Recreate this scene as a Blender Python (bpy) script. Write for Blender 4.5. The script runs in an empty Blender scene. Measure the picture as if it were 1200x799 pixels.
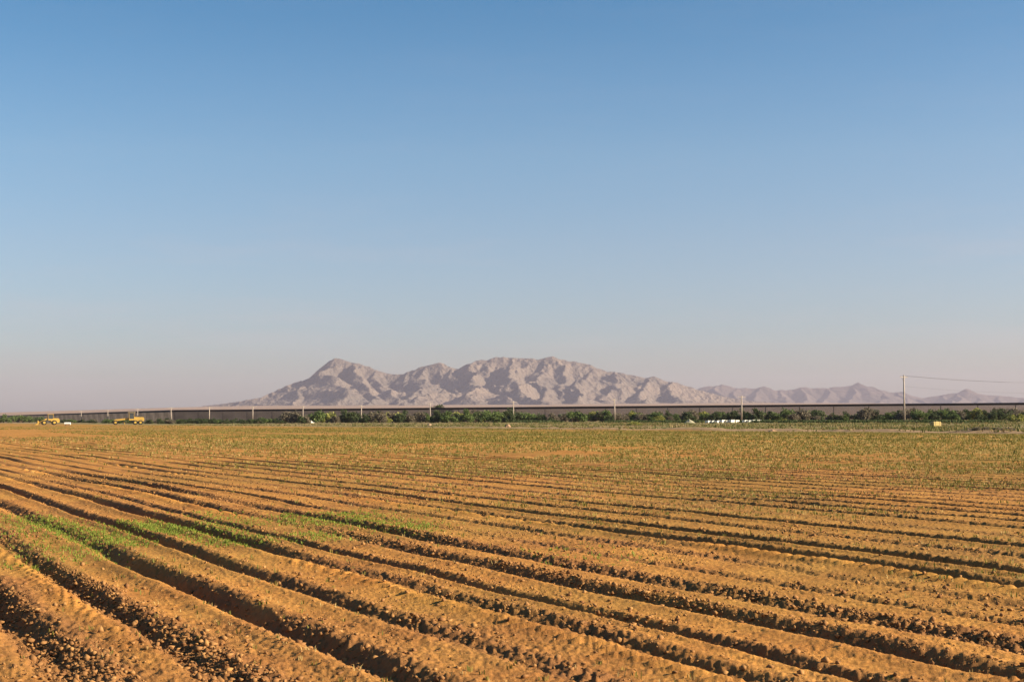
import bpy, math, random
import numpy as np
from mathutils import Vector, Matrix, Euler

random.seed(7)
rng = np.random.default_rng(11)
sc = bpy.context.scene
COL = sc.collection
R = math.radians

# ------------------------------------------------------------------ camera
F = 1667.0
CAMH = 1.75
cd = bpy.data.cameras.new('camera'); cam = bpy.data.objects.new('camera', cd); COL.objects.link(cam)
cd.lens = 50.0; cd.sensor_width = 36.0; cd.clip_start = 0.1; cd.clip_end = 60000
CM = Matrix.Translation((0, 0, CAMH)) @ Matrix.Rotation(R(90) + math.atan(88.9 / F), 4, 'X') @ Matrix.Rotation(-0.00585, 4, 'Z')
cam.matrix_world = CM
sc.camera = cam

def ray(px, py):
    return (CM.to_3x3() @ Vector(((px - 600) / F, -(py - 399.5) / F, -1))).normalized()

def at(px, Y, z=0.0):
    """world point standing at column px of the photograph and depth Y"""
    hy = 485.7 + (1060 - px) * 0.00585
    d = ray(px, hy + 0.5)
    k = Y / d.y
    return Vector((d.x * k, Y, z))

def ground_hit(px, py):
    d = ray(px, py)
    k = -CAMH / d.z
    return Vector((d.x * k, d.y * k, 0))

# ------------------------------------------------------------------ noise
def _h(ix, iy, s):
    n = (ix.astype(np.int64) * 374761393 + iy.astype(np.int64) * 668265263 + s * 974634777) & 0xFFFFFFFF
    n = ((n ^ (n >> 13)) * 1274126177) & 0xFFFFFFFF
    n = (n ^ (n >> 16)) & 0xFFFFFFFF
    return n / 4294967295.0

def vn(x, y, s=0):
    ix = np.floor(x); iy = np.floor(y)
    fx = x - ix; fy = y - iy
    fx = fx * fx * (3 - 2 * fx); fy = fy * fy * (3 - 2 * fy)
    a = _h(ix, iy, s); b = _h(ix + 1, iy, s); c = _h(ix, iy + 1, s); d = _h(ix + 1, iy + 1, s)
    return (a + (b - a) * fx) * (1 - fy) + (c + (d - c) * fx) * fy      # 0..1

def fbm(x, y, s=0, o=4, g=0.5):
    t = 0; a = 1; n = 0
    for i in range(o):
        t = t + a * (vn(x, y, s + i * 17) - 0.5); n += a; a *= g
        x, y = x * 1.62 + y * 1.18 + 3.1, y * 1.62 - x * 1.18 + 7.7
    return t / n * 2        # about -1..1

def ridged(x, y, s=0, o=5, g=0.5):
    t = 0; a = 1; n = 0; w = 1
    for i in range(o):
        v = 1 - np.abs(vn(x, y, s + i * 17) * 2 - 1)
        v = v * v * w
        w = np.clip(v * 1.6, 0, 1)
        t = t + a * v; n += a; a *= g
        x, y = x * 1.6 + y * 1.2 + 3.1, y * 1.6 - x * 1.2 + 7.7
    return t / n

def worley(x, y, s=0):
    ix = np.floor(x); iy = np.floor(y)
    best = np.full(x.shape, 9.0)
    for dx in (-1, 0, 1):
        for dy in (-1, 0, 1):
            cx = ix + dx; cy = iy + dy
            px = cx + _h(cx, cy, s); py = cy + _h(cx, cy, s + 5)
            best = np.minimum(best, (px - x) ** 2 + (py - y) ** 2)
    return np.sqrt(best)

def sstep(a, b, x):
    t = np.clip((x - a) / (b - a), 0, 1)
    return t * t * (3 - 2 * t)

# ------------------------------------------------------------------ materials
def mat(name, col, rough=0.85, spec=0.2, metal=0.0, var=None, scale=1.0, bump=0.0, bscale=20.0):
    m = bpy.data.materials.new(name); m.use_nodes = True
    nt = m.node_tree; b = nt.nodes['Principled BSDF']
    b.inputs['Roughness'].default_value = rough
    b.inputs['Specular IOR Level'].default_value = spec
    b.inputs['Metallic'].default_value = metal
    tc = nt.nodes.new('ShaderNodeTexCoord')
    if var is None: var = tuple(c * 0.75 for c in col)
    n = nt.nodes.new('ShaderNodeTexNoise'); n.inputs['Scale'].default_value = scale; n.inputs['Detail'].default_value = 5
    nt.links.new(tc.outputs['Object'], n.inputs['Vector'])
    r = nt.nodes.new('ShaderNodeMapRange'); r.inputs[1].default_value = 0.35; r.inputs[2].default_value = 0.65
    nt.links.new(n.outputs['Fac'], r.inputs[0])
    mx = nt.nodes.new('ShaderNodeMix'); mx.data_type = 'RGBA'
    mx.inputs[6].default_value = (*col, 1); mx.inputs[7].default_value = (*var, 1)
    nt.links.new(r.outputs[0], mx.inputs[0]); nt.links.new(mx.outputs[2], b.inputs['Base Color'])
    if bump:
        n2 = nt.nodes.new('ShaderNodeTexNoise'); n2.inputs['Scale'].default_value = bscale; n2.inputs['Detail'].default_value = 6
        nt.links.new(tc.outputs['Object'], n2.inputs['Vector'])
        bp = nt.nodes.new('ShaderNodeBump'); bp.inputs['Strength'].default_value = 1; bp.inputs['Distance'].default_value = bump
        nt.links.new(n2.outputs['Fac'], bp.inputs['Height']); nt.links.new(bp.outputs[0], b.inputs['Normal'])
    return m

def leaf_mat(name, c1, c2):
    """two leaf colours, picked leaf by leaf"""
    m = bpy.data.materials.new(name); m.use_nodes = True
    nt = m.node_tree; b = nt.nodes['Principled BSDF']
    b.inputs['Roughness'].default_value = 0.7; b.inputs['Specular IOR Level'].default_value = 0.2
    g = nt.nodes.new('ShaderNodeNewGeometry')
    mx = nt.nodes.new('ShaderNodeMix'); mx.data_type = 'RGBA'
    mx.inputs[6].default_value = (*c1, 1); mx.inputs[7].default_value = (*c2, 1)
    nt.links.new(g.outputs['Random Per Island'], mx.inputs[0])
    nt.links.new(mx.outputs[2], b.inputs['Base Color'])
    tr = nt.nodes.new('ShaderNodeBsdfTranslucent'); nt.links.new(mx.outputs[2], tr.inputs['Color'])
    ms = nt.nodes.new('ShaderNodeMixShader'); ms.inputs[0].default_value = 0.3
    nt.links.new(b.outputs[0], ms.inputs[1]); nt.links.new(tr.outputs[0], ms.inputs[2])
    nt.links.new(ms.outputs[0], nt.nodes['Material Output'].inputs['Surface'])
    return m

# ------------------------------------------------------------------ mesh helpers
def tag(o, label=None, cat=None, group=None, kind=None):
    if label: o['label'] = label
    if cat: o['category'] = cat
    if group: o['group'] = group
    if kind: o['kind'] = kind
    return o

def np_mesh(name, V, Q, m, k, parent=None, smooth=False):
    """V (n,3), Q (f,k) -> one mesh object"""
    me = bpy.data.meshes.new(name)
    V = np.ascontiguousarray(V, dtype=np.float32); Q = np.ascontiguousarray(Q, dtype=np.int32)
    me.vertices.add(len(V)); me.vertices.foreach_set('co', V.ravel())
    me.loops.add(Q.size); me.loops.foreach_set('vertex_index', Q.ravel())
    me.polygons.add(len(Q)); me.polygons.foreach_set('loop_start', np.arange(0, Q.size, k, dtype=np.int32))
    me.update(calc_edges=True)
    if smooth: me.polygons.foreach_set('use_smooth', np.ones(len(Q), dtype=bool))
    me.materials.append(m)
    o = bpy.data.objects.new(name, me); COL.objects.link(o); o.parent = parent
    return o

class MB:
    def __init__(s): s.v = []; s.f = []
    def add(s, vs, fs):
        b = len(s.v); s.v += [tuple(x) for x in vs]; s.f += [tuple(b + i for i in f) for f in fs]; return s
    def box(s, c, d, rz=0.0, ry=0.0, taper=1.0, bev=0.0):
        x, y, z = d[0] / 2, d[1] / 2, d[2] / 2
        M = Matrix.Translation(c) @ Matrix.Rotation(rz, 4, 'Z') @ Matrix.Rotation(ry, 4, 'Y')
        if bev:
            # chamfered box: inset rings at the bottom and top
            rings = []
            for zz, i in ((-z, bev), (-z + bev, 0), (z - bev, 0), (z, bev)):
                t = taper if zz > 0 else 1
                a, b2 = (x - i) * t, (y - i) * t
                q = min(bev, a * .5, b2 * .5)
                rings.append([(-a + q, -b2, zz), (a - q, -b2, zz), (a, -b2 + q, zz), (a, b2 - q, zz), (a - q, b2, zz), (-a + q, b2, zz), (-a, b2 - q, zz), (-a, -b2 + q, zz)])
            vs = [M @ Vector(p) for r in rings for p in r]
            fs = [tuple(range(7, -1, -1)), tuple(range(24, 32))]
            for r in range(3):
                for i in range(8): fs.append((r * 8 + i, r * 8 + (i + 1) % 8, (r + 1) * 8 + (i + 1) % 8, (r + 1) * 8 + i))
            return s.add(vs, fs)
        vs = []
        for zz in (-1, 1):
            t = taper if zz > 0 else 1
            for (a, b) in ((-1, -1), (1, -1), (1, 1), (-1, 1)): vs.append(M @ Vector((a * x * t, b * y * t, zz * z)))
        return s.add(vs, [(3, 2, 1, 0), (4, 5, 6, 7), (0, 1, 5, 4), (1, 2, 6, 5), (2, 3, 7, 6), (3, 0, 4, 7)])
    def cyl(s, p0, p1, r0, r1=None, n=10, cap=True):
        r1 = r0 if r1 is None else r1
        p0 = Vector(p0); p1 = Vector(p1); d = (p1 - p0).normalized()
        u = d.orthogonal().normalized(); w = d.cross(u)
        vs = []
        for p, r in ((p0, r0), (p1, r1)):
            for i in range(n):
                a = 2 * math.pi * i / n
                vs.append(p + u * math.cos(a) * r + w * math.sin(a) * r)
        fs = [(i, (i + 1) % n, n + (i + 1) % n, n + i) for i in range(n)]
        if cap: fs += [tuple(range(n - 1, -1, -1)), tuple(range(n, 2 * n))]
        return s.add(vs, fs)
    def tube(s, pts, rad, n=6):
        for i in range(len(pts) - 1): s.cyl(pts[i], pts[i + 1], rad if not hasattr(rad, '__len__') else rad[i], rad if not hasattr(rad, '__len__') else rad[i + 1], n)
        return s
    def prism(s, prof, y0, y1):
        """profile in x,z pushed along y"""
        n = len(prof)
        vs = [(x, y0, z) for x, z in prof] + [(x, y1, z) for x, z in prof]
        fs = [tuple(range(n)), tuple(range(2 * n - 1, n - 1, -1))] + [(i, n + i, n + (i + 1) % n, (i + 1) % n) for i in range(n)]
        return s.add(vs, fs)
    def build(s, name, m, parent=None, smooth=False):
        me = bpy.data.meshes.new(name); me.from_pydata(s.v, [], s.f); me.update()
        if smooth:
            for p in me.polygons: p.use_smooth = True
        me.materials.append(m)
        o = bpy.data.objects.new(name, me); COL.objects.link(o); o.parent = parent
        return o

def empty(name, loc, rz=0.0):
    o = bpy.data.objects.new(name, None); COL.objects.link(o)
    o.location = loc; o.rotation_euler = (0, 0, rz); o.empty_display_size = 0.3
    return o

def copy_tree(o, parent=None):
    c = o.copy(); COL.objects.link(c); c.parent = parent
    for ch in [x for x in bpy.data.objects if x.parent == o]: copy_tree(ch, c)
    return c

# ------------------------------------------------------------------ light and sky
EL, AZ = R(23), R(99)
S = Vector((math.sin(AZ) * math.cos(EL), math.cos(AZ) * math.cos(EL), math.sin(EL)))
sd = bpy.data.lights.new('sun', 'SUN'); so = bpy.data.objects.new('sun', sd); COL.objects.link(so)
sd.energy = 5.0; sd.angle = R(0.5); sd.color = (1.0, 0.84, 0.60)
so.rotation_euler = S.to_track_quat('Z', 'Y').to_euler(); so.location = S * 50
w = bpy.data.worlds.new('World'); sc.world = w; w.use_nodes = True
nt = w.node_tree; bg = nt.nodes['Background']
sk = nt.nodes.new('ShaderNodeTexSky'); sk.sky_type = 'NISHITA'; sk.sun_disc = False
sk.sun_elevation = EL; sk.sun_rotation = AZ; sk.altitude = 1200; sk.air_density = 1.0; sk.dust_density = 3.0; sk.ozone_density = 3.0
hsv = nt.nodes.new('ShaderNodeHueSaturation'); hsv.inputs['Saturation'].default_value = 1.25; hsv.inputs['Hue'].default_value = .492
nt.links.new(sk.outputs[0], hsv.inputs['Color']); 
wt = nt.nodes.new('ShaderNodeTexCoord'); sx_ = nt.nodes.new('ShaderNodeSeparateXYZ'); nt.links.new(wt.outputs['Generated'], sx_.inputs[0])
mr = nt.nodes.new('ShaderNodeMapRange'); mr.inputs[2].default_value = .35; nt.links.new(sx_.outputs['Z'], mr.inputs[0])
cr = nt.nodes.new('ShaderNodeValToRGB'); nt.links.new(mr.outputs[0], cr.inputs[0])
STOPS = [(0, (1.1, 1, .98)), (.06, (1.17, 1.0, .98)), (.12, (1.42, 1.08, 1)), (.18, (1.50, 1.16, 1.04)), (.23, (1.28, 1.11, 1.04)), (.29, (.88, 1, 1)), (.35, (.85, .98, 1))]
while len(cr.color_ramp.elements) < len(STOPS): cr.color_ramp.elements.new(.5)
for e_, (z_, c_) in zip(cr.color_ramp.elements, STOPS): e_.position = z_ / .35
for e_, (z_, c_) in zip(cr.color_ramp.elements, STOPS): e_.color = (c_[0] / 2, c_[1] / 2, c_[2] / 2, 1)
vm = nt.nodes.new('ShaderNodeVectorMath'); vm.operation = 'MULTIPLY'; nt.links.new(hsv.outputs[0], vm.inputs[0]); nt.links.new(cr.outputs[0], vm.inputs[1])
vs2 = nt.nodes.new('ShaderNodeVectorMath'); vs2.operation = 'SCALE'; vs2.inputs['Scale'].default_value = 2.0; nt.links.new(vm.outputs[0], vs2.inputs[0])
mp = nt.nodes.new('ShaderNodeMapping'); mp.inputs['Scale'].default_value = (3.5, 3.5, 26); nt.links.new(wt.outputs['Generated'], mp.inputs[0])
cn = nt.nodes.new('ShaderNodeTexNoise'); cn.inputs['Scale'].default_value = 1.6; cn.inputs['Detail'].default_value = 7; cn.inputs['Roughness'].default_value = .6; nt.links.new(mp.outputs[0], cn.inputs['Vector'])
c1 = nt.nodes.new('ShaderNodeMapRange'); c1.inputs[1].default_value = .50; c1.inputs[2].default_value = .72; c1.inputs[4].default_value = .07; nt.links.new(cn.outputs['Fac'], c1.inputs[0])
cm = nt.nodes.new('ShaderNodeMix'); cm.data_type = 'RGBA'; c2 = nt.nodes.new('ShaderNodeMapRange'); c2.inputs[1].default_value = .10; c2.inputs[2].default_value = .16; c2.inputs[3].default_value = 2.6; c2.inputs[4].default_value = .35; nt.links.new(sx_.outputs['Z'], c2.inputs[0])
c3 = nt.nodes.new('ShaderNodeMath'); c3.operation = 'MULTIPLY'; nt.links.new(c1.outputs[0], c3.inputs[0]); nt.links.new(c2.outputs[0], c3.inputs[1]); nt.links.new(c3.outputs[0], cm.inputs[0]); nt.links.new(vs2.outputs[0], cm.inputs[6]); cm.inputs[7].default_value = (4.6, 4.1, 4.2, 1)
nt.links.new(cm.outputs[2], bg.inputs['Color']); bg.inputs['Strength'].default_value = 0.052
vs_ = sc.view_settings; vs_.view_transform = 'Standard'; vs_.look = 'None'; vs_.exposure = 1.5; vs_.gamma = 1.0; vs_.use_curve_mapping = False
sc.cycles.volume_bounces = 1; sc.cycles.max_bounces = 6

# ------------------------------------------------------------------ field geometry
TH = R(26.6)
NX, NY = math.cos(TH), math.sin(TH)          # across the furrows
DX, DY = -math.sin(TH), math.cos(TH)         # along the furrows
FUR = [(-1.3, .5, .17), (-0.3, .4, .15), (0.75, .55, .15), (1.72, .75, .20), (2.62, .65, .17), (3.72, .95, .17), (4.70, .75, .13), (5.72, 1.0, .16), (6.42, .5, .10), (7.36, 1.05, .17), (8.22, .95, .17),
       (9.18, .45, .10), (10.15, .3, .12), (11.15, 1.1, .17), (12.1, .75, .13), (13.4, .7, .14), (14.45, .65, .13), (15.6, .85, .15), (16.85, .7, .14), (17.95, .9, .14)]
q = 18.95; r_ = random.Random(3)
while q < 91:
    FUR.append((q, r_.choice([.55, .8, .95, 1.05]) if q < 48 else r_.choice([.4, .6, .8]), .13)); q += r_.uniform(.93, 1.1)
Q_EDGE = 92.0

def softband(q, c, w_):
    return np.exp(-((q - c) / w_) ** 2)

def field_height(x, y):
    q = x * NX + y * NY; p = x * DX + y * DY
    r = np.hypot(x, y)
    infield = 1 - sstep(Q_EDGE - .8, Q_EDGE, q)
    qq = q + 0.17 * fbm(p * .12, q * .15, 5, 3) + 0.05 * fbm(p * .8, q * .8, 9, 3) * sstep(80, 20, r)
    h = np.zeros_like(x); clod = np.zeros_like(x)
    for i, (c, st, w_) in enumerate(FUR):
        m = np.abs(qq - c) < 1.0
        if not m.any(): continue
        w_ = w_ * .78
        a = qq[m] - c; pp = p[m]
        s = st * (0.15 + 1.6 * (vn(pp * .13, pp * 0 + i * 7.3, 31) - .15))
        g = np.exp(-(a / w_) ** 2)
        h[m] += s * (-0.115 * g + 0.042 * np.exp(-((a - w_ * 2.0) / (w_ * 1.15)) ** 2) + 0.035 * np.exp(-((a + w_ * 2.0) / (w_ * 1.0)) ** 2))
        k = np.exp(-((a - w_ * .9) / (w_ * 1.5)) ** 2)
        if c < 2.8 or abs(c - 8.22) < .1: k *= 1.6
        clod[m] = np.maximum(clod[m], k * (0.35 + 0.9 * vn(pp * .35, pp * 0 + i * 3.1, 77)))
        if abs(c - 5.72) < .1 or abs(c - 7.36) < .1 or abs(c - 11.15) < .1 or abs(c - 2.62) < .1:       # tyre lug prints
            lug = np.abs(((pp * 4.4 + a * 3.2) % 1.0) - .5) * 2
            h[m] += 0.075 * (sstep(.35, .75, lug) - .5) * np.exp(-((a + .12) / .2) ** 2) * sstep(.32, .50, vn(pp * .22, pp * 0 + i, 51))
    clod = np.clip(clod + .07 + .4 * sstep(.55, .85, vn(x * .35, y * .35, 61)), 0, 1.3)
    nm = r < 70
    if nm.any():
        xs, ys, cl, rr = x[nm], y[nm], clod[nm], r[nm]
        wx = xs + .04 * (vn(xs * 9, ys * 9, 3) - .5); wy = ys + .04 * (vn(xs * 9, ys * 9, 4) - .5)
        big = np.clip(.62 - worley(wx * 10, wy * 10, 11), 0, 1)
        sm = np.clip(.6 - worley(wx * 17, wy * 17, 12), 0, 1)
        on = sstep(.42, .7, vn(xs * 5.3, ys * 5.3, 13) * .6 + cl * .5)
        fine = fbm(xs * 22, ys * 22, 14, 3, .6)
        fade = sstep(70, 35, rr)
        h[nm] += fade * (cl * on * .046 * big + (.25 + cl) * .020 * sm + (.009 + .009 * cl) * fine + .013 * np.clip(.55 - worley(wx * 24, wy * 24, 16), 0, 1) * sstep(.35, .6, vn(xs * 2.1, ys * 2.1, 18))) - .010 * cl * fade
    h += .018 * fbm(x * .9, y * .9, 21, 3) + .05 * fbm(x * .06, y * .06, 22, 2)
    h *= infield * (1 - .6 * sstep(160, 340, r))
    # verge: dirt bank along the field edge, rough grass beyond
    bank = softband(q, Q_EDGE + 2.2 + 1.2 * fbm(p * .05, q * 0, 8, 2), 1.5) * (.16 + .25 * vn(p * .3, q * .3, 19)) * sstep(-60, 60, x + 25)
    verge = sstep(Q_EDGE, Q_EDGE + 2, q) * (.10 * fbm(x * .25, y * .25, 23, 4) + .05 * fbm(x * 1.3, y * 1.3, 24, 2)) * sstep(500, 250, r)
    h += bank + verge
    # alluvial fan rising to the mountains
    fan = sstep(2500, 12500, y) * 95 * sstep(-4600, -1700, x) * (1 - .42 * sstep(1200, 5200, x)) + 12 * sstep(3000, 12000, y)
    h += fan
    crop = infield * np.clip(.04 + .96 * sstep(12, 70, q) * (.55 + .8 * fbm(x * .05, y * .05, 41, 4) + .7 * (vn(qq * .35, p * .01, 44) - .5) + .5 * (vn(qq * 1.1, p * .03, 45) - .5)) + .35 * sstep(.5, .8, vn(x * .22, y * .22, 42)) , 0, 1)
    furrow_shade = np.clip(clod, 0, 1) * infield * sstep(90, 40, r)  # mask for the painted furrow shade, follows the clod bands
    return h, q, p, crop, furrow_shade

cam_rows = np.concatenate([3 * np.exp(np.arange(0, math.log(8.2 / 3), .010)), 8.2 * np.exp(np.arange(0, math.log(60 / 8.2), .0036)),
                           60 * np.exp(np.arange(0, math.log(150 / 60), .0045)), 150 * np.exp(np.arange(0, math.log(420 / 150), .0065)), 420 * np.exp(np.arange(0, math.log(20000 / 420) + .02, .02))])
ang = np.radians(np.concatenate([np.arange(-37, -22, .25), np.arange(-22, 22, .045), np.arange(22, 37.1, .25)]))
RR, AA = np.meshgrid(cam_rows, ang, indexing='ij')
gx = RR * np.sin(AA); gy = RR * np.cos(AA)
gh, gq, gp, gcrop, gfurrow_shade = field_height(gx.ravel(), gy.ravel())
V = np.stack([gx.ravel(), gy.ravel(), gh], 1)
nr, nc = RR.shape
idx = np.arange(nr * nc).reshape(nr, nc)
Qd = np.stack([idx[:-1, :-1].ravel(), idx[:-1, 1:].ravel(), idx[1:, 1:].ravel(), idx[1:, :-1].ravel()], 1)[:, ::-1]

# soil material ------------------------------------------------------------
def ground_mat():
    m = bpy.data.materials.new('ploughed_soil'); m.use_nodes = True
    nt = m.node_tree; N = nt.nodes; L = nt.links; b = N['Principled BSDF']
    b.inputs['Roughness'].default_value = 0.95; b.inputs['Specular IOR Level'].default_value = 0.08
    tc = N.new('ShaderNodeTexCoord')
    def noise(s, d=5, r=.55):
        n = N.new('ShaderNodeTexNoise'); n.inputs['Scale'].default_value = s; n.inputs['Detail'].default_value = d; n.inputs['Roughness'].default_value = r
        L.new(tc.outputs['Object'], n.inputs['Vector']); return n.outputs['Fac']
    def rng_(x, a, b_):
        r = N.new('ShaderNodeMapRange'); r.inputs[1].default_value = a; r.inputs[2].default_value = b_; L.new(x, r.inputs[0]); return r.outputs[0]
    def mix(f, a, b_):
        x = N.new('ShaderNodeMix'); x.data_type = 'RGBA'
        for i, v in ((0, f), (6, a), (7, b_)):
            if isinstance(v, tuple): x.inputs[i].default_value = (*v, 1)
            elif isinstance(v, float): x.inputs[i].default_value = v
            else: L.new(v, x.inputs[i])
        return x.outputs[2]
    def mul(a, b_):
        x = N.new('ShaderNodeMath'); x.operation = 'MULTIPLY'; x.use_clamp = True
        for i, v in ((0, a), (1, b_)):
            if isinstance(v, float): x.inputs[i].default_value = v
            else: L.new(v, x.inputs[i])
        return x.outputs[0]
    def attr(n):
        a = N.new('ShaderNodeAttribute'); a.attribute_name = n; return a.outputs['Fac']
    soil = mix(rng_(noise(.8), .35, .65), SOIL_A, SOIL_B)
    soil = mix(mul(rng_(noise(14, 6, .7), .42, .68), .7), soil, SOIL_C)
    soil = mix(mul(rng_(noise(45, 3, .7), .55, .75), .5), soil, SOIL_D)
    cropc = mix(rng_(noise(.35), .35, .65), CROP_A, CROP_B)
    cropc = mix(mul(rng_(noise(2.5, 6), .5, .7), .5), cropc, SOIL_B)
    soil = mix(mul(attr('furrow_shade'), .8), soil, (.17, .078, .034))  # darker damp clod soil, strengthened to paint deeper shade into the furrows
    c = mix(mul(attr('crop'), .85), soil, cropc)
    vg = mix(rng_(noise(.12), .4, .6), VG_A, VG_B)
    vg = mix(rng_(noise(.9), .45, .62), vg, VG_C)
    c = mix(attr('verge'), c, vg)
    c = mix(attr('bare'), c, BARE)
    c = mix(attr('desert'), c, mix(rng_(noise(.002), .4, .6), DES_A, DES_B))
    L.new(c, b.inputs['Base Color'])
    bp = N.new('ShaderNodeBump'); bp.inputs['Distance'].default_value = .012; bp.inputs['Strength'].default_value = .8
    L.new(noise(60, 8, .7), bp.inputs['Height']); L.new(bp.outputs[0], b.inputs['Normal'])
    return m
SOIL_A = (.52, .255, .060); SOIL_B = (.36, .155, .038); SOIL_C = (.17, .065, .020); SOIL_D = (.54, .31, .11)
CROP_A = (.23, .145, .034); CROP_B = (.12, .105, .024)
VG_A = (.13, .12, .045); VG_B = (.085, .095, .03); VG_C = (.25, .175, .08)
BARE = (.31, .20, .115); DES_A = (.28, .185, .12); DES_B = (.23, .155, .10)
gm = ground_mat()
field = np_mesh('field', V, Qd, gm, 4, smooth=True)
tag(field, kind='structure')
def add_attr(o, name, arr):
    a = o.data.attributes.new(name, 'FLOAT', 'POINT'); a.data.foreach_set('value', np.ascontiguousarray(arr, dtype=np.float32))
rr_ = np.hypot(gx.ravel(), gy.ravel())
add_attr(field, 'crop', gcrop); add_attr(field, 'furrow_shade', gfurrow_shade)
vmask = sstep(Q_EDGE - .5, Q_EDGE + 1, gq)
add_attr(field, 'verge', vmask)
fx, fy = gx.ravel(), gy.ravel()
bare = vmask * np.clip(softband(gq, Q_EDGE + 1.5, 2.6) * .9 * sstep(-40, 30, fx) + softband(gq, 262, 9) * .9 + softband(gq, 150, 6) * .6 * sstep(.4, .6, vn(gp * .02, gq * .02, 91)) + .5 * sstep(.6, .75, vn(gp * .03, gq * .12, 92)), 0, 1)
add_attr(field, 'bare', bare)
add_attr(field, 'desert', sstep(700, 1100, rr_))

# wide flat floor under and around the sheet
fl = MB(); fl.add([(-13500, -2500, -.9), (13500, -2500, -.9), (13500, 21500, -.9), (-13500, 21500, -.9)], [(0, 1, 2, 3)])
fo = fl.build('ground', mat('desert_ground', DES_A, .95, .1, var=DES_B, scale=.002)); tag(fo, kind='structure')

# ------------------------------------------------------------------ mountains
HY = lambda px: 485.7 + (1060 - px) * 0.00585
MAIN = [(150, 481), (230, 477), (270, 473), (300, 470), (320, 465), (335, 455), (350, 448), (365, 442), (373, 432), (381, 427), (386, 421), (391, 419), (400, 419.5), (415, 424), (440, 431), (455, 436), (466, 438), (480, 434), (500, 427), (515, 423), (526, 429), (537, 431), (548, 424), (560, 421), (575, 419), (590, 416.5), (602, 418), (615, 419), (630, 420), (650, 417), (665, 422), (685, 424), (700, 430), (712, 434), (722, 434), (735, 438), (750, 441), (765, 440), (780, 444), (800, 449), (820, 456), (850, 464), (900, 470), (960, 475), (1000, 479)]
FAR = [(700, 470), (760, 462), (800, 457), (820, 453), (845, 449), (860, 453), (880, 453), (895, 452), (910, 456), (925, 455), (945, 452), (960, 454), (980, 452), (998, 451), (1002, 448), (1006, 446.5), (1009, 450), (1025, 453), (1040, 458), (1052, 458), (1058, 457), (1066, 462), (1080, 465), (1100, 462), (1122, 459), (1131, 454), (1136, 455), (1142, 459), (1160, 462), (1180, 463), (1200, 465), (1260, 460), (1330, 468), (1450, 474)]

def range_mesh(name, prof, D, width, m, seed, slope, px0, px1, nx, ny, spurs, wig=1.0):
    k = D / 11000
    def P3(px, py, dy):
        Y = D + dy; return ((px - 600) / F * Y, dy, (HY(px) - py) / F * Y + CAMH)
    jr = random.Random(seed); jag = []; pxs = [p[0] for p in prof]; pys = [p[1] for p in prof]; px = pxs[0]
    while px < pxs[-1]:
        py = float(np.interp(px, pxs, pys)); jag.append((px, py + jr.uniform(-1.3, 1.3) * min(1, max(0, (HY(px) - py - 12) / 30)))); px += jr.uniform(3.5, 9)
    jag += [p for p in prof if min(abs(p[0] - j[0]) for j in jag) > 1.5] + [prof[-1]]; prof = sorted(set(jag))
    lines = [[P3(px, py, 0) for px, py in prof]] + [[P3(*v) for v in sp] for sp in spurs]
    X = np.linspace((px0 - 600) / F * D, (px1 - 600) / F * D, nx); Yr = np.concatenate([np.linspace(-width, -0.008 * width, ny), np.linspace(0, width * .7, ny // 5)])
    yy, xx = np.meshgrid(Yr, X, indexing='ij')
    aw = sstep(0, 260 * k, np.abs(yy))
    wx = xx + aw * 170 * k * fbm(xx / (520 * k), yy / (520 * k), seed + 9, 4); wy = yy + aw * 170 * k * fbm(xx / (560 * k), yy / (560 * k), seed + 13, 4)
    z = np.zeros_like(xx)
    for li, ln in enumerate(lines):
        for (a, b) in zip(ln[:-1], ln[1:]):
            dx, dy = b[0] - a[0], b[1] - a[1]; L2 = dx * dx + dy * dy + 1e-6
            t = np.clip(((wx - a[0]) * dx + (wy - a[1]) * dy) / L2, 0, 1)
            if li == 0: t = np.where(aw < .02, np.clip((xx - a[0]) / (dx + 1e-6), 0, 1), t)
            d = np.hypot(wx - a[0] - t * dx, wy - a[1] - t * dy)
            zs = np.maximum(a[2] + (b[2] - a[2]) * t, 1.0)
            z = np.maximum(z, zs * np.exp(-slope * d / np.maximum(zs, 60 * k)))
    g1 = ridged(wx / (210 * k), wy / (330 * k), seed + 40, 5, .6)
    g2 = ridged(xx / (75 * k), yy / (85 * k), seed + 60, 3, .6)
    crest = np.interp(xx, [p[0] for p in lines[0]], [p[2] for p in lines[0]])
    hi = sstep(25 * k, 150 * k, z)
    off = sstep(0, 160 * k, np.abs(yy))
    z = z + wig * hi * (off * z * .25 * (g1 - .45) + (4 + 14 * off) * k * (g2 - .45))
    z = np.minimum(z, crest * (1 + .0 * off) + np.abs(yy) * 0.0 + 2)
    z = z - 10 * k - 90 * sstep(.8 * width, width, np.abs(yy))
    V = np.stack([xx.ravel(), (yy + D).ravel(), z.ravel()], 1)
    n0, n1 = xx.shape; idx = np.arange(n0 * n1).reshape(n0, n1)
    Qd = np.stack([idx[:-1, :-1].ravel(), idx[:-1, 1:].ravel(), idx[1:, 1:].ravel(), idx[1:, :-1].ravel()], 1)
    o = np_mesh(name, V, Qd, m, 4, smooth=True); tag(o, kind='structure'); return o

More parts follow.
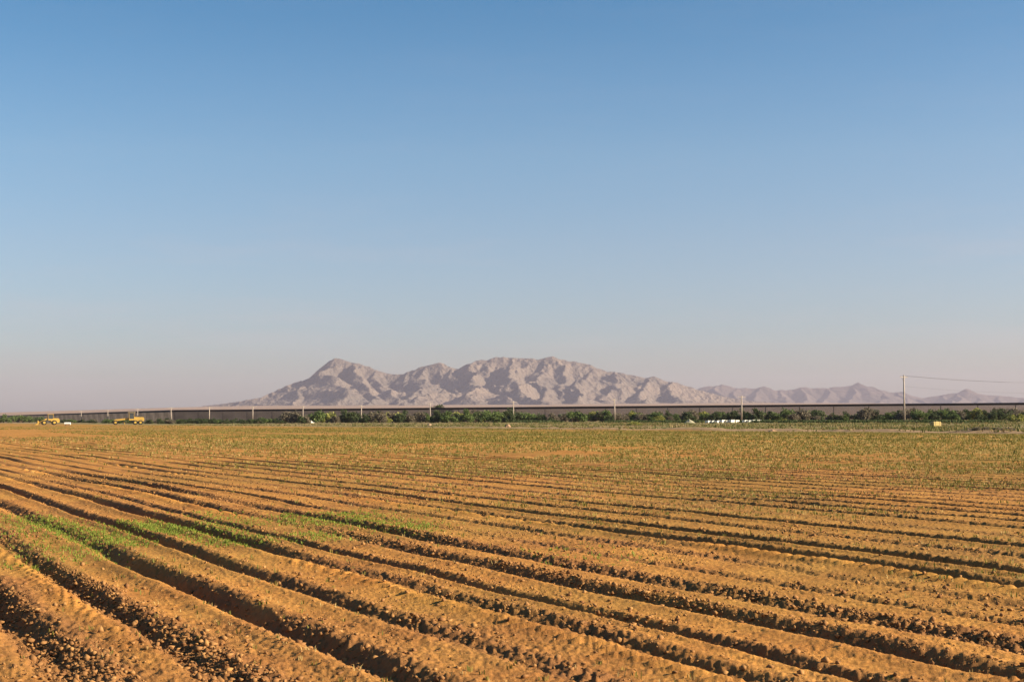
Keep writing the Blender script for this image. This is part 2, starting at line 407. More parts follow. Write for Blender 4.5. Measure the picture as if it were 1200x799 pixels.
mm = mat('mountain_rock', (.158, .124, .103), .95, .05, var=(.105, .090, .080), scale=.002, bump=45, bscale=.02)
SP = [[(388, 421, 0), (391, 440, -500), (400, 460, -1300)], [(372, 433, 0), (362, 452, -500), (350, 468, -1100)], [(415, 424, 0), (422, 444, -500), (430, 465, -1300)],
      [(440, 431, 0), (447, 446, -450), (458, 466, -1200)], [(478, 434, 0), (470, 452, -500), (462, 467, -1100)], [(500, 427, 0), (488, 446, -500), (474, 466, -1300)],
      [(530, 430, 0), (527, 440, -350), (534, 462, -1200)], [(556, 422, 0), (551, 434, -400), (556, 460, -1400)],
      [(600, 418, 0), (604, 438, -600), (600, 466, -1600)], [(638, 419, 0), (634, 438, -500), (642, 464, -1400)], [(665, 422, 0), (668, 440, -400), (662, 462, -1100)],
      [(698, 430, 0), (692, 443, -500), (686, 464, -1500)], [(720, 434, 0), (727, 447, -450), (722, 466, -1200)], [(762, 440, 0), (756, 450, -400), (764, 467, -1200)],
      [(785, 446, 0), (795, 458, -500), (806, 470, -1200)], [(330, 458, 0), (318, 468, -600)], [(610, 448, -1200), (622, 460, -1500), (640, 470, -1900)], [(520, 452, -1100), (505, 462, -1400), (490, 472, -1800)]]
mt = range_mesh('mountains', MAIN, 11000, 3000, mm, 100, .70, 60, 1080, 900, 300, SP)
fm = mat('far_mountain_rock', (.12, .092, .080), .95, .05, var=(.075, .062, .056), scale=.003, bump=30, bscale=.01)
rf = random.Random(5); SF = []
for px in range(760, 1330, 26):
    px += rf.uniform(-6, 6); py = float(np.interp(px, [p[0] for p in FAR], [p[1] for p in FAR])); h_ = HY(px) - py
    SF.append([(px, py, 0), (px + rf.uniform(-8, 8), py + h_ * .35, -500), (px + rf.uniform(-16, 16), py + h_ * .72, -1300)])
fr = range_mesh('far_mountains', FAR, 16500, 2600, fm, 300, .60, 640, 1480, 700, 130, SF, .5)

# ------------------------------------------------------------------ clods
def ico(sub):
    import bmesh
    bm = bmesh.new(); bmesh.ops.create_icosphere(bm, subdivisions=sub, radius=1)
    v = np.array([x.co[:] for x in bm.verts]); f = np.array([[y.index for y in x.verts] for x in bm.faces]); bm.free()
    return v, f

def height_at(x, y):
    return field_height(x, y)[0]

def scatter_polar(n, r0, r1, amax=21):
    u = rng.random(n); r = r0 * (r1 / r0) ** u
    a = np.radians(rng.uniform(-amax, amax, n))
    return r * np.sin(a), r * np.cos(a), r

def clods():
    n = 230000
    x, y, r = scatter_polar(n, 7.5, 48)
    q = x * NX + y * NY; p = x * DX + y * DY
    dens = .02 + .06 * sstep(.45, .7, vn(x * .9, y * .9, 73))
    for i, (c, st, w_) in enumerate(FUR):
        if c > 45: continue
        k = .20 * softband(q, c + .1, .2)
        if c < 2.9: k = 1.0 * softband(q, c + .06, .17) * (0.35 + .9 * sstep(.3, .6, vn(p * .3, p * 0 + i, 71)))
        if abs(c - 8.22) < .1 or abs(c - 7.36) < .1: k = .6 * softband(q, c + .1, .18)
        dens = np.maximum(dens, k)
    dens *= (.4 + .9 * sstep(.35, .65, vn(x * .5, y * .5, 72)))
    keep = rng.random(n) < dens
    x, y, r = x[keep], y[keep], r[keep]; n = len(x)
    s = .005 + .019 * rng.random(n) ** 5
    s = np.maximum(s, r * .0005)
    z = height_at(x, y)
    vs, fs = ico(1)
    T = 10; base = [vs * (1 + .42 * rng.standard_normal((len(vs), 1))) for _ in range(T)]
    k = rng.integers(0, T, n); B = np.stack(base)[k]
    sc3 = np.stack([s * rng.uniform(.8, 1.4, n), s * rng.uniform(.8, 1.3, n), s * rng.uniform(.55, .9, n)], 1)
    B = B * sc3[:, None, :]
    a = rng.uniform(0, 6.28, n); c_, s_ = np.cos(a)[:, None], np.sin(a)[:, None]
    bx = B[:, :, 0] * c_ - B[:, :, 1] * s_; by = B[:, :, 0] * s_ + B[:, :, 1] * c_
    P = np.stack([bx + x[:, None], by + y[:, None], B[:, :, 2] + (z + s * .3)[:, None]], 2)
    Fc = fs[None] + (np.arange(n) * len(vs))[:, None, None]
    print('clods', n)
    o = np_mesh('soil_clods', P.reshape(-1, 3), Fc.reshape(-1, 3), mat('clod_soil', (.31, .165, .062), .95, .08, var=(.15, .07, .03), scale=7), 3)
    tag(o, 'brown clods of broken soil lying along the furrows', 'soil', kind='stuff')
clods()

# ------------------------------------------------------------------ weeds and grass
def blades(name, x, y, hgt, nb, m, label, cat, spread=.5, wid=.10, lean=.5):
    n = len(x)
    z = height_at(x, y)
    X = np.repeat(x, nb); Y = np.repeat(y, nb); Z = np.repeat(z, nb); Hh = np.repeat(hgt, nb) * rng.uniform(.5, 1.15, n * nb)
    a = rng.uniform(0, 6.28, n * nb); off = Hh * spread * rng.random(n * nb)
    X = X + np.cos(a) * off; Y = Y + np.sin(a) * off
    b = rng.uniform(0, 6.28, n * nb); wd = Hh * wid * rng.uniform(.6, 1.4, n * nb)
    ln = Hh * lean * rng.uniform(-.2, 1, n * nb)
    ux, uy = np.cos(b) * wd, np.sin(b) * wd
    p0 = np.stack([X - ux, Y - uy, Z - .01], 1); p1 = np.stack([X + ux, Y + uy, Z - .01], 1)
    mx, my = X + np.cos(a) * ln * .4, Y + np.sin(a) * ln * .4
    p2 = np.stack([mx + ux * .9, my + uy * .9, Z + Hh * .6], 1); p3 = np.stack([mx - ux * .9, my - uy * .9, Z + Hh * .6], 1)
    p4 = np.stack([X + np.cos(a) * ln, Y + np.sin(a) * ln, Z + Hh], 1)
    P = np.stack([p0, p1, p2, p3, p4], 1).reshape(-1, 3)
    i = np.arange(n * nb)[:, None] * 5
    Fq = np.concatenate([i + np.array([[0, 1, 2]]), i + np.array([[0, 2, 3]]), i + np.array([[3, 2, 4]])])
    o = np_mesh(name, P, Fq, m, 3); tag(o, label, cat, kind='stuff'); return o

# lush patches seen in the photograph: (px0, py0, px1, py1, count)
PX = []
for (a0, b0, a1, b1, n, sp) in [(a, b, c, d, int(n * 1.0), e * 1.55) for (a, b, c, d, n, e) in [(8, 603, 62, 612, 260, .18), (38, 610, 150, 640, 1500, .16), (150, 612, 205, 626, 800, .16), (205, 616, 300, 640, 1100, .17), (235, 600, 300, 618, 260, .15), (330, 604, 395, 616, 550, .2), (395, 600, 480, 622, 900, .24), (350, 624, 380, 634, 260, .16), (0, 618, 40, 648, 260, .22), (0, 660, 14, 668, 60, .15), (480, 612, 505, 625, 120, .2), (655, 640, 720, 662, 120, .3), (60, 640, 110, 660, 160, .15)]]:
    A = ground_hit(a0, b0); B = ground_hit(a1, b1)
    t = rng.random(n); cx = A.x + (B.x - A.x) * t; cy = A.y + (B.y - A.y) * t
    g = rng.standard_normal(n) * sp
    PX.append(np.stack([cx + NX * g + DX * rng.standard_normal(n) * .3, cy + NY * g + DY * rng.standard_normal(n) * .3], 1))
PX = np.concatenate(PX)
green = leaf_mat('fresh_weed_leaf', (.10, .16, .02), (.24, .28, .045))
blades('weeds', PX[:, 0], PX[:, 1], rng.uniform(.015, .045, len(PX)), 5, green, 'fresh green weeds sprouting in patches on the ridges', 'weeds', spread=.8, wid=.12)

n = 230000
x, y, r = scatter_polar(n, 8, 150)
q = x * NX + y * NY; p = x * DX + y * DY
fq = np.zeros(n)
for c, st, w_ in FUR: fq = np.maximum(fq, softband(q, c, .26))
d = (.02 + .85 * sstep(9, 30, q)) * (1 - .8 * fq) * sstep(.30, .62, vn(x * .35, y * .35, 81) * .6 + vn(x * .07, y * .07, 82) * .5)
FC = np.array([f_[0] for f_ in FUR]); ni = np.clip(np.searchsorted(FC, q) - 1, 0, len(FC) - 1)
tq = FC[ni] + np.where(rng.random(n) < .5, .36, .62) + rng.standard_normal(n) * .035; sh = np.where((rng.random(n) < .75) & (q > 9), tq - q, 0)
x = x + NX * sh; y = y + NY * sh; q = q + sh
k = (rng.random(n) < d) & (q < Q_EDGE - .5)
x, y, r = x[k], y[k], r[k]
kk = rng.random(len(x)) < .55
hg = np.minimum(.018 + .018 * rng.random(len(x)) + r * .0011, .13)
olive = leaf_mat('seedling_leaf', (.085, .095, .018), (.22, .175, .04))
straw = leaf_mat('dry_stubble', (.38, .27, .10), (.50, .37, .15))
print('tufts', len(x))
blades('seedlings', x[kk], y[kk], hg[kk], 5, olive, 'sparse olive green seedlings on the planted beds', 'seedlings', spread=1.0, wid=.13)
blades('stubble', x[~kk], y[~kk], hg[~kk] * .8, 4, straw, 'dry straw coloured stubble scattered over the field', 'stubble', spread=1.4, wid=.09, lean=1.2)

n = 70000
x, y, r = scatter_polar(n, 95, 380, 22)
q = x * NX + y * NY; p = x * DX + y * DY
k = (q < Q_EDGE - .5) & (q > 30) & (rng.random(n) < sstep(.3, .65, vn(q * .5, p * .02, 84) * .6 + vn(x * .04, y * .04, 85) * .5))
x, y, r = x[k], y[k], r[k]
blades('far_seedlings', x, y, rng.uniform(.08, .17, len(x)), 5, olive, 'olive young crop greening the far part of the field', 'crop', spread=1.6, wid=.16)

# rough grass on the verge
n = 60000
x, y, r = scatter_polar(n, 100, 420, 24)
q = x * NX + y * NY; p = x * DX + y * DY
k = (q > Q_EDGE + 1) & (rng.random(n) < sstep(.35, .7, vn(p * .06, q * .15, 83)) * .9 + .05)
x, y, r = x[k], y[k], r[k]; kk = rng.random(len(x)) < .6
hg = rng.uniform(.12, .38, len(x))
vgr = leaf_mat('verge_grass_green', (.035, .055, .012), (.13, .13, .035)); vst = leaf_mat('verge_grass_dry', (.14, .10, .04), (.30, .23, .10))
blades('verge_grass', x[kk], y[kk], hg[kk], 6, vgr, 'rough green grass on the strip beyond the field', 'grass', spread=1.6, wid=.14)
blades('dry_grass', x[~kk], y[~kk], hg[~kk], 6, vst, 'dry pale grass on the strip beyond the field', 'grass', spread=1.6, wid=.12)

n = 9000
pd = rng.uniform(-60, 420, n); qd = 207 + rng.standard_normal(n) * 1.1 + 3 * fbm(pd * .02, pd * 0, 99, 2)
k = vn(pd * .05, pd * 0, 98) > .22
pd, qd = pd[k], qd[k]
blades('ditch_weeds', NX * qd + DX * pd, NY * qd + DY * pd, rng.uniform(.35, .75, len(pd)), 8, leaf_mat('ditch_weed_leaf', (.025, .045, .012), (.07, .095, .03)), 'dark green weeds in a thin line along the ditch beyond the field', 'weeds', spread=1.2, wid=.16)

# ------------------------------------------------------------------ shrubs and trees
bark = mat('bark', (.16, .12, .085), .9, .1, scale=6)
def crown(name, W, Hh, nl, leaf, m, seed, z0=.1, round_=1.0, nclump=14):
    g = np.random.default_rng(seed)
    cl = g.standard_normal((nclump, 3)); cl /= np.linalg.norm(cl, axis=1)[:, None]; cl *= g.uniform(.35, .82, (nclump, 1))
    cl[:, 2] = np.abs(cl[:, 2]) * round_ * 1.05 - .12
    k = g.integers(0, nclump, nl)
    d = g.standard_normal((nl, 3)); d /= np.linalg.norm(d, axis=1)[:, None]
    rad = g.uniform(.20, .40, nclump)[k] * (g.random(nl) ** .45)
    P = cl[k] + d * rad[:, None]
    P = P * np.array([W / 2, W / 2, Hh * .72]); P[:, 2] += z0 + Hh * .22; P[:, 2] = np.clip(P[:, 2], z0 * .5 + .02, None)
    a = g.standard_normal((nl, 3)); a /= np.linalg.norm(a, axis=1)[:, None]
    b = np.cross(a, g.standard_normal((nl, 3))); b /= np.linalg.norm(b, axis=1)[:, None]
    s = leaf * g.uniform(.6, 1.4, (nl, 1))
    Q4 = np.stack([P - a * s, P + b * s * .5, P + a * s, P - b * s * .5], 1)
    return np_mesh(name, Q4.reshape(-1, 3), np.arange(nl * 4).reshape(-1, 4), m, 4)

LM = {'dark': leaf_mat('dark_leaf', (.028, .045, .018), (.075, .095, .035)),
      'green': leaf_mat('green_leaf', (.05, .085, .022), (.13, .17, .05)),
      'yellow': leaf_mat('yellow_leaf', (.16, .17, .04), (.32, .31, .08)),
      'grey': leaf_mat('grey_leaf', (.10, .085, .06), (.19, .16, .11))}
def make_bush(name, kind, W, Hh, nl, leaf, seed, tree=False):
    root = empty(name, (0, 0, 0))
    t = MB(); rr = random.Random(seed)
    if tree:
        t.cyl((0, 0, -.1), (.1, 0, Hh * .35), W * .035, W * .026, 7)
        for i in range(5):
            a = i * 1.3 + rr.random(); t.cyl((.1, 0, Hh * .33), (math.cos(a) * W * .25, math.sin(a) * W * .25, Hh * .62), W * .018, W * .007, 5)
        c = crown('crown', W, Hh * .78, nl, leaf, LM[kind], seed, z0=Hh * .22)
    else:
        for i in range(5):
            a = i * 1.26 + rr.random(); t.cyl((0, 0, -.1), (math.cos(a) * W * .2, math.sin(a) * W * .2, Hh * .5), W * .02, W * .008, 5)
        c = crown('crown', W, Hh, nl, leaf, LM[kind], seed)
    c.parent = root
    t.build('trunk', bark, root)
    return root

proto = {}
for kind, nm in (('dark', 'shrub'), ('green', 'shrub'), ('yellow', 'shrub'), ('grey', 'shrub')):
    proto[kind] = [make_bush(nm, kind, 4.2, 2.6, 1500, .17, 50 + i + 10 * len(proto)) for i in range(3)]
dome = make_bush('tree', 'dark', 11, 8, 5200, .26, 77, tree=True)
used = set()
def put(kind, px, Y, W, Hh, label, group=None, name=None, cat='bush'):
    p_ = random.choice(proto[kind])
    o = p_ if p_.name not in used else copy_tree(p_)
    used.add(p_.name)
    L_ = at(px, Y, -.02)
    o.location = L_; o.rotation_euler = (0, 0, random.uniform(0, 6.28)); o.scale = (W / 4.2, W / 4.2, Hh / 2.6)
    for key in ('group',):
        if key in o.keys(): del o[key]
    tag(o, label, cat, group)
    return o

LBL = {'dark': 'dark green desert bush in the row before the tall fence', 'green': 'mid green leafy bush in the row before the tall fence',
       'grey': 'grey brown half bare bush in the row before the tall fence', 'yellow': 'yellow green lit bush in the row before the tall fence'}
GRP = {'dark': 'dark bushes in front of the fence', 'green': 'green bushes in front of the fence', 'grey': 'grey bushes in front of the fence', 'yellow': 'yellow green bushes in front of the fence'}
def fence_depth(px):
    s = (px - 600) / F
    if px >= 205:
        t = (185 - s * 475) / (330 + s * 135); return 475 + 135 * t
    # far section through (-145,610) with slope -.47
    return (-145 + .47 * 610) / (s + .47)
rb = random.Random(21)
px = -20.0
while px < 1225:
    fd = fence_depth(max(px, 15))
    if px < 330: n_, hm, dm = 3, (1.3, 2.3), (.8, .93)
    elif px < 600: n_, hm, dm = 2, (2.6, 5.3), (.8, .95)
    else: n_, hm, dm = 2, (1.9, 4.6), (.84, .96)
    for _ in range(n_):
        Y = fd * rb.uniform(*dm)
        kd = rb.choices(['dark', 'green', 'grey', 'yellow'], [5, 3, 4, 1] if px > 330 else [9, 1.2, 1, .1])[0]
        Hh = rb.uniform(*hm); W = Hh * rb.uniform(1.2, 1.9) if px > 330 else Hh * rb.uniform(2, 3)
        put(kd, px + rb.uniform(-5, 5), Y, W, Hh, LBL[kd], GRP[kd])
    px += rb.uniform(6.5, 11)
# taller ones the photograph singles out
dome.location = at(518, 596, -.05); tag(dome, 'round dark green tree rising above the fence', 'tree')
put('dark', 473, 640, 4.5, 6.0, 'small dark treetop just showing above the fence', cat='tree').name = 'tree'
for a_ in (1148, 1156, 1164, 1173):
    put('dark', a_, 375 + rb.uniform(-6, 6), 4.0, 3.2, 'very dark dense bush clump near the right end of the fence', 'dark clump at right')
put('dark', 1095, 385, 3.8, 3.3, 'dark purplish bush standing just right of the nearest pole')
put('yellow', 744, 262, 2.9, 1.05, 'low bright yellow green bush at the field edge right of a pole')
put('yellow', 1192, 330, 5, 2.4, 'yellow green bush at the far right near the dirt bank')
put('yellow', 772, 400, 4, 2.6, 'tall yellow green bush left of the pale mound')
for i, (a_, w_, h_) in enumerate([(4, 10, 6), (14, 9, 5), (24, 11, 5.8), (34, 9, 5.2), (46, 8, 4.4), (-8, 11, 6)]):
    put('green', a_, 870 + 12 * i, w_, h_, 'green tree in the distant row left of the yellow loader', 'distant trees at the left edge', cat='tree').name = 'tree'
# scrubby plants on the dirt bank at the right
for i in range(16):
    a_ = rb.uniform(1130, 1215); Yq = (Q_EDGE + rb.uniform(2, 9)); s_ = (a_ - 600) / F
    Y = Yq / (s_ * NX + NY)
    put('grey', a_, Y, rb.uniform(1.0, 2.0), rb.uniform(.4, .8), 'small dry scrub plant on the reddish dirt bank at right', 'scrub on the dirt bank')

# ------------------------------------------------------------------ utility poles and wires
wood = mat('pole_wood', (.37, .31, .26), .8, .2, var=(.30, .25, .21), scale=3)
steel = mat('grey_steel', (.35, .35, .34), .5, .4, metal=.4)
porc = mat('insulator', (.45, .42, .40), .3, .5)
def make_pole():
    root = empty('utility_pole', (0, 0, 0))
    MB().cyl((0, 0, -.3), (0, 0, 11), .20, .15, 12).build('shaft', wood, root, True)
    arm = MB().box((0, 0, 10.5), (2.5, .11, .13), bev=.015)
    arm.build('crossarm', wood, root)
    b = MB(); b.cyl((-.75, -.075, 10.45), (-.02, -.15, 9.8), .03, .03, 5); b.cyl((.75, -.075, 10.45), (.02, -.15, 9.8), .03, .03, 5); b.build('brace', steel, root)
    for x in (-1.12, -.45, 1.12):
        i = MB()
        for (z0, r0, z1, r1) in ((10.57, .03, 10.64, .03), (10.64, .075, 10.68, .05), (10.68, .085, 10.73, .055), (10.73, .06, 10.80, .04)): i.cyl((x, 0, z0), (x, 0, z1), r0, r1, 8)
        i.build('insulator', porc, root)
    MB().cyl((.16, 0, 8.2), (.16, 0, 8.5), .05, .05, 6).build('neutral_bracket', steel, root)
    return root
def FD(px):
    return fence_depth(px)
pole0 = make_pole()
PP = []
line_rz = math.atan2(47.6, -30.5) + math.pi / 2
for n in range(-1, 13):
    if n == -1: P = Vector((168, 345, 0))
    else:
        px = -468 + 10696 / (n + 7); P = at(px, min(47.6 * (n + 7), .965 * FD(px)))
    PP.append(P)
    o = pole0 if n == -1 else copy_tree(pole0)
    o.location = P; o.rotation_euler = (R(random.uniform(-1, 1)), R(random.uniform(-1, 1)), line_rz)
    if n > 0: o.scale = (1, 1, .64 if n < 5 else .60)
    nm = ['pale wooden utility pole just outside the right edge', 'tallest nearest wooden utility pole where the thin wires end, at the right', 'wooden utility pole rising from the row of white boxes', 'wooden utility pole left of the low yellow green bush',
          'wooden utility pole at the middle of the picture', 'wooden utility pole just left of the round dark tree', 'wooden utility pole midway between the round tree and the small white cabinet', 'wooden utility pole beside the small white cabinet'][n + 1] if n < 7 else \
        ['seventh utility pole from the right along the fence', 'utility pole below the left toe of the mountain', 'utility pole left of the mountain, second right of the grader', 'slim utility pole nearest to the grader on its right', 'slim utility pole standing behind the right end of the yellow grader', 'thin distant utility pole just left of the yellow grader', 'thinnest distant utility pole, right of the white water tank'][n - 6] if n - 6 < 7 else 'utility pole'
    if n == 6: nm = 'wooden utility pole beside the small white cabinet'
    tag(o, nm, 'utility pole', 'utility poles along the fence')
wire = mat('wire', (.16, .15, .15), .5, .4, metal=.5)
rot = Matrix.Rotation(line_rz, 3, 'Z')
for (lx, lz, lab) in ((-1.12, 10.82, 'thin power line wire on the left end of the crossarms'), (-.45, 10.82, 'thin power line wire nearest the pole tops'), (1.12, 10.82, 'thin power line wire on the right end of the crossarms'), (.2, 8.35, 'low neutral wire strung below the crossarms')):
    pts = []
    for i in range(1):
        a = PP[i] + rot @ Vector((lx, 0, lz)); b = PP[i + 1] + rot @ Vector((lx, 0, lz))
        for k in range(12):
            t = k / 12; p_ = a.lerp(b, t); p_.z -= 4 * 1.1 * t * (1 - t) * (1.6 if i == 0 else 1); pts.append(p_)
    pts.append(PP[1] + rot @ Vector((lx, 0, lz)))
    tag(MB().tube(pts, .013, 5).build('power_wire', wire), lab, 'wire', 'wires on the utility poles')

# ------------------------------------------------------------------ tall border fence of steel slats
rust = mat('fence_slat_steel', (.19, .155, .135), .8, .2, var=(.10, .08, .07), scale=.12)
rust2 = mat('fence_plate_steel', (.04, .03, .027), .75, .2, var=(.03, .022, .02), scale=.3)
froot = empty('border_fence', (-145, 610, 0)); tag(froot, 'very long tall steel slat fence with a dark top plate', 'fence')
def fence_run(P0, P1, step):
    P0 = Vector(P0); P1 = Vector(P1); L = (P1 - P0).length; n = max(1, round(L / step)); st = L / n
    d = (P1 - P0) / L; rz = math.atan2(d.y, d.x)
    sl = MB(); k = int(st / .26)
    for i in range(k): sl.box(((i + .5) * st / k, 0, 2.4), (.15, .15, 5.2))
    pl = MB().box((st / 2, 0, 5.15), (st - .004, .20, .8))
    po = MB().box((0, .17, 2.4), (.2, .14, 5.0))
    first = None
    for i in range(n):
        loc = P0 + d * (i * st) - Vector((-145, 610, 0))
        if first is None:
            first = [sl.build('slat_panel', rust, froot), pl.build('top_plate', rust2, froot), po.build('post', rust, froot)]
            obs = first
        else:
            obs = []
            for f_ in first:
                c = f_.copy(); COL.objects.link(c); c.parent = froot; obs.append(c)
        for o in obs: o.location = loc; o.rotation_euler = (0, 0, rz)
fence_run((215, 462.7, 0), (-145, 610, 0), 12)
fence_run((-145, 610, 0), (-145 - .47 * 900, 1510, 0), 20)

# ------------------------------------------------------------------ yellow machines
YEL = mat('machine_yellow', (.46, .29, .06), .7, .25, var=(.34, .21, .05), scale=1.2)
TYR = mat('tyre_rubber', (.03, .028, .025), .9, .2); RIM = mat('rim_yellow', (.5, .33, .06), .5, .3)
GLS = mat('cab_glass', (.05, .06, .065), .08, .8); DRK = mat('dark_metal', (.07, .06, .055), .6, .3); CAN = mat('canopy_beige', (.55, .45, .30), .7, .3)
def wheel(root, x, y, r, wd):
    w_ = MB().cyl((x, y - wd / 2, r), (x, y + wd / 2, r), r * .97, r * .97, 20)
    for i in range(20):
        a = i * math.pi / 10
        w_.box((x + math.cos(a) * r * .97, y, r + math.sin(a) * r * .97), (.06, wd, .12), ry=-a)
    t = w_.build('wheel', TYR, root)
    h = MB().cyl((x, y - wd / 2 - .02, r), (x, y + wd / 2 + .02, r), r * .52, r * .52, 16); h.cyl((x, y - wd / 2 - .05, r), (x, y + wd / 2 + .05, r), r * .18, r * .18, 10)
    h.build('rim', RIM, t)
def cab(root, cx, z0, lx, ly, hz, roof=YEL, ov=.15):
    MB().box((cx, 0, z0 + .25), (lx, ly, .5), bev=.03).build('cab_base', YEL, root)
    g = MB().box((cx, 0, z0 + .5 + (hz - .6) / 2), (lx - .1, ly - .1, hz - .6)).build('cab_window', GLS, root)
    f_ = MB()
    for sx in (-1, 1):
        for sy in (-1, 1): f_.box((cx + sx * (lx / 2 - .04), sy * (ly / 2 - .04), z0 + .5 + (hz - .6) / 2), (.09, .09, hz - .6))
    f_.build('cab_frame', YEL, root)
    MB().box((cx, 0, z0 + hz - .02), (lx + ov * 2, ly + ov * 2, .14), bev=.03).build('cab_roof', roof, root)
# wheel loader: bucket to the left
lo = empty('wheel_loader', at(57, 470, 0), R(24)); tag(lo, 'yellow wheel loader with its bucket lowered to the left', 'wheel loader')
for x in (-1.5, 1.7):
    for y in (-1.05, 1.05): wheel(lo, x, y, .78, .55)
MB().prism([(.6, .75), (3.3, .75), (3.4, 1.5), (3.1, 2.15), (1.5, 2.2), (.6, 1.6)], -.75, .75).build('engine_hood', YEL, lo)
MB().box((-1.0, 0, 1.05), (2.6, 1.1, .7), bev=.05).build('front_frame', DRK, lo)
cab(lo, .55, 1.5, 1.7, 1.6, 2.0)
for y in (-.6, .6):
    MB().prism([(-.5, 2.0), (-.9, 2.1), (-3.4, .75), (-3.5, .35), (-3.2, .35), (-.9, 1.6)], y - .09, y + .09).build('lift_arm', YEL, lo)
MB().prism([(-3.3, .25), (-3.2, 1.3), (-3.6, 1.45), (-3.65, .6), (-4.6, .12), (-4.6, .05), (-3.5, .05)], -1.35, 1.35).build('bucket', YEL, lo)
MB().cyl((2.4, .4, 2.1), (2.4, .4, 2.9), .06, .06, 8).build('exhaust_pipe', DRK, lo)
# motor grader
gr = empty('motor_grader', at(151, 450, 0), R(18)); tag(gr, 'yellow motor grader with pale canopy parked before the fence', 'motor grader')
for y in (-1.0, 1.0):
    wheel(gr, -4.1, y, .7, .4); wheel(gr, 1.9, y, .7, .42); wheel(gr, 3.5, y, .7, .42)
MB().prism([(-4.5, 1.15), (-4.5, 1.5), (-3.9, 1.75), (-.2, 2.15), (.3, 2.15), (.3, 1.6), (-.4, 1.6), (-3.9, 1.2)], -.2, .2).build('main_beam', YEL, gr)
MB().box((-4.1, 0, .8), (.25, 2.0, .3), bev=.03).build('front_axle', DRK, gr)
MB().prism([(1.6, 1.1), (4.6, 1.1), (4.7, 1.9), (4.4, 2.35), (1.6, 2.45)], -.72, .72).build('engine_hood', YEL, gr)
MB().box((2.6, 0, 1.0), (3.4, 1.2, .5), bev=.04).build('rear_frame', DRK, gr)
cab(gr, .8, 1.35, 1.6, 1.6, 2.5, CAN, .35)
bl = MB().prism([(-1.6, .12), (-1.45, .1), (-1.25, .4), (-1.35, .75), (-1.5, .75), (-1.42, .4)], -1.9, 1.9).build('blade', RIM, gr)
c_ = MB()
for i in range(20):
    a = i * math.pi / 10; b = a + math.pi / 10
    c_.cyl((-1.3 + math.cos(a) * .75, math.sin(a) * .75, 1.0), (-1.3 + math.cos(b) * .75, math.sin(b) * .75, 1.0), .07, .07, 6)
c_.build('turning_circle', DRK, gr)
MB().cyl((3.8, .35, 2.3), (3.8, .35, 3.2), .06, .06, 8).build('exhaust_pipe', DRK, gr)

# ------------------------------------------------------------------ small pale things
WHT = mat('white_paint', (.78, .76, .68), .6, .3, var=(.66, .64, .55), scale=1.5)
def box_thing(name, loc, rz, d, m, lid=True):
    root = empty(name, loc, rz)
    MB().box((0, 0, d[2] / 2 - .06), (d[0], d[1], d[2] - .12), bev=.02).build('box_body', m, root)
    MB().box((0, 0, d[2] - .05), (d[0] + .06, d[1] + .06, .10), bev=.015).build('lid', m, root)
    MB().box((0, -d[1] / 2 - .02, d[2] * .55), (d[0] * .35, .03, .06)).build('handle', DRK, root)
    return root
bx = None
xs_ = [830, 835.5, 841, 846.5, 852, 857.5, 863, 873, 878.5, 883, 888.5, 893.5]
for i, a_ in enumerate(xs_):
    if bx is None: o = bx = box_thing('white_box', (0, 0, 0), 0, (1.15, .9, .68), WHT)
    else: o = copy_tree(bx)
    o.location = at(a_, 346 + rb.uniform(-.4, .4), -.02); o.rotation_euler = (0, 0, .6 + rb.uniform(-.1, .1)); o.scale = (1, 1, rb.uniform(.85, 1.15))
    tag(o, 'low white box in the bright row at the foot of a utility pole', 'box', 'row of white boxes by the pole')
def mound(px, Y, W, Hh, col, label, seed, name='dirt_mound', cat='mound'):
    g = 26; P = at(px, Y, 0); vs = []; fs = []
    u = np.linspace(-1, 1, g); U, Vv = np.meshgrid(u, u)
    rr = np.hypot(U, Vv); z = Hh * (np.clip(1 - rr, 0, 1) ** .9) * (1 + .35 * fbm(U * 3, Vv * 3, seed, 3)) - .06
    VV = np.stack([(U * W / 2).ravel(), (Vv * W / 2).ravel(), z.ravel()], 1)
    idx = np.arange(g * g).reshape(g, g)
    Qq = np.stack([idx[:-1, :-1].ravel(), idx[:-1, 1:].ravel(), idx[1:, 1:].ravel(), idx[1:, :-1].ravel()], 1)
    o = np_mesh(name, VV, Qq, mat(name + '_soil', col, .95, .1, scale=3), 4, smooth=False); o.location = P; tag(o, label, cat)
mound(808, 346, 3.0, .95, (.32, .30, .21), 'pale heaped mound just left of the white boxes', 5, 'gravel_mound')
mound(595, 232, 1.6, .75, (.33, .21, .13), 'pinkish dirt mound on the verge left of the middle pole', 6)
mound(503, 300, 1.5, .6, (.36, .25, .16), 'small pale dirt mound by the pole near the round tree', 7)
mound(1170, 140, 1.6, .4, (.48, .30, .20), 'low reddish dirt heap on the bank at far right', 8)
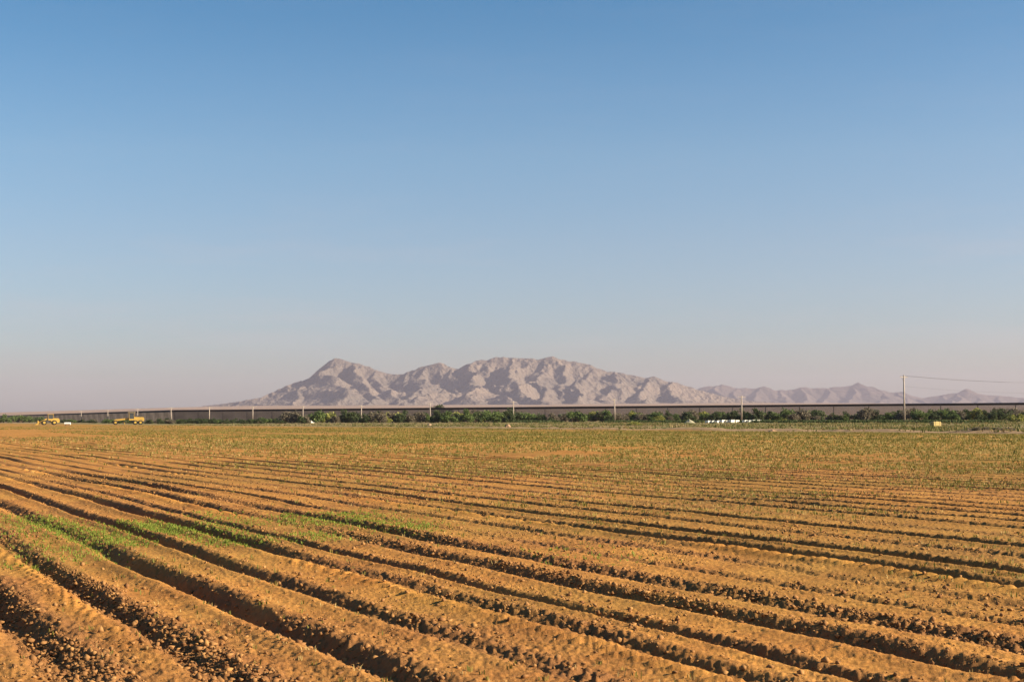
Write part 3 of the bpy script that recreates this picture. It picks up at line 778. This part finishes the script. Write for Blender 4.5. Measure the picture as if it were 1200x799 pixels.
mound(905, 152, 1.3, .35, (.42, .25, .16), 'small reddish dirt heap at the field edge right of the boxes', 9)
# cabinet by pole
cb = empty('utility_cabinet', at(365.5, 500, 0), .7); tag(cb, 'small white cabinet standing right beside a utility pole', 'cabinet')
MB().box((0, 0, .95), (1.3, .9, 1.8), bev=.03).build('cabinet_body', WHT, cb)
MB().prism([(-.75, 1.86), (.75, 1.86), (0, 2.2)], -.5, .5).build('cabinet_roof', WHT, cb)
MB().box((0, -.47, .95), (1.1, .03, 1.55)).build('door', WHT, cb)
# low white tank right of the loader
tk = empty('water_tank', at(79, 440, 0), .1); tag(tk, 'low white water tank lying on the ground right of the loader', 'tank')
MB().cyl((-.9, 0, .48), (.9, 0, .48), .40, .40, 18).build('tank_body', WHT, tk, False)
for x in (-.55, .55): MB().box((x, 0, .1), (.15, .8, .2)).build('cradle', DRK, tk)
MB().cyl((0, 0, .86), (0, 0, .98), .15, .13, 12).build('cap', DRK, tk)
# pale straw bale on the verge
STR = mat('straw', (.42, .33, .15), .9, .1, var=(.32, .24, .10), scale=9, bump=.03, bscale=14)
P = at(1096, 195, -.02)
hb = empty('straw_bale', P, .5); tag(hb, 'pale yellow straw bale on the verge right of the nearest pole', 'straw bale')
MB().box((0, 0, .40), (1.45, .8, .8), bev=.07).build('bale', STR, hb)
for x in (-.4, .4): MB().box((x, 0, .40), (.03, .83, .83)).build('twine', DRK, hb)

# ------------------------------------------------------------------ haze
hz = MB().box((0, 9500, 290), (27600, 24400, 600))
HM = bpy.data.materials.new('haze'); HM.use_nodes = True
hn = HM.node_tree; hn.nodes.remove(hn.nodes['Principled BSDF'])
pv = hn.nodes.new('ShaderNodeVolumePrincipled'); pv.inputs['Color'].default_value = (.41, .405, .53, 1); pv.inputs['Density'].default_value = 4.7e-5; pv.inputs['Anisotropy'].default_value = 0.1
hn.links.new(pv.outputs[0], hn.nodes['Material Output'].inputs['Volume'])
ho = hz.build('haze', HM); tag(ho, 'pale haze over the plain', 'haze', kind='stuff')
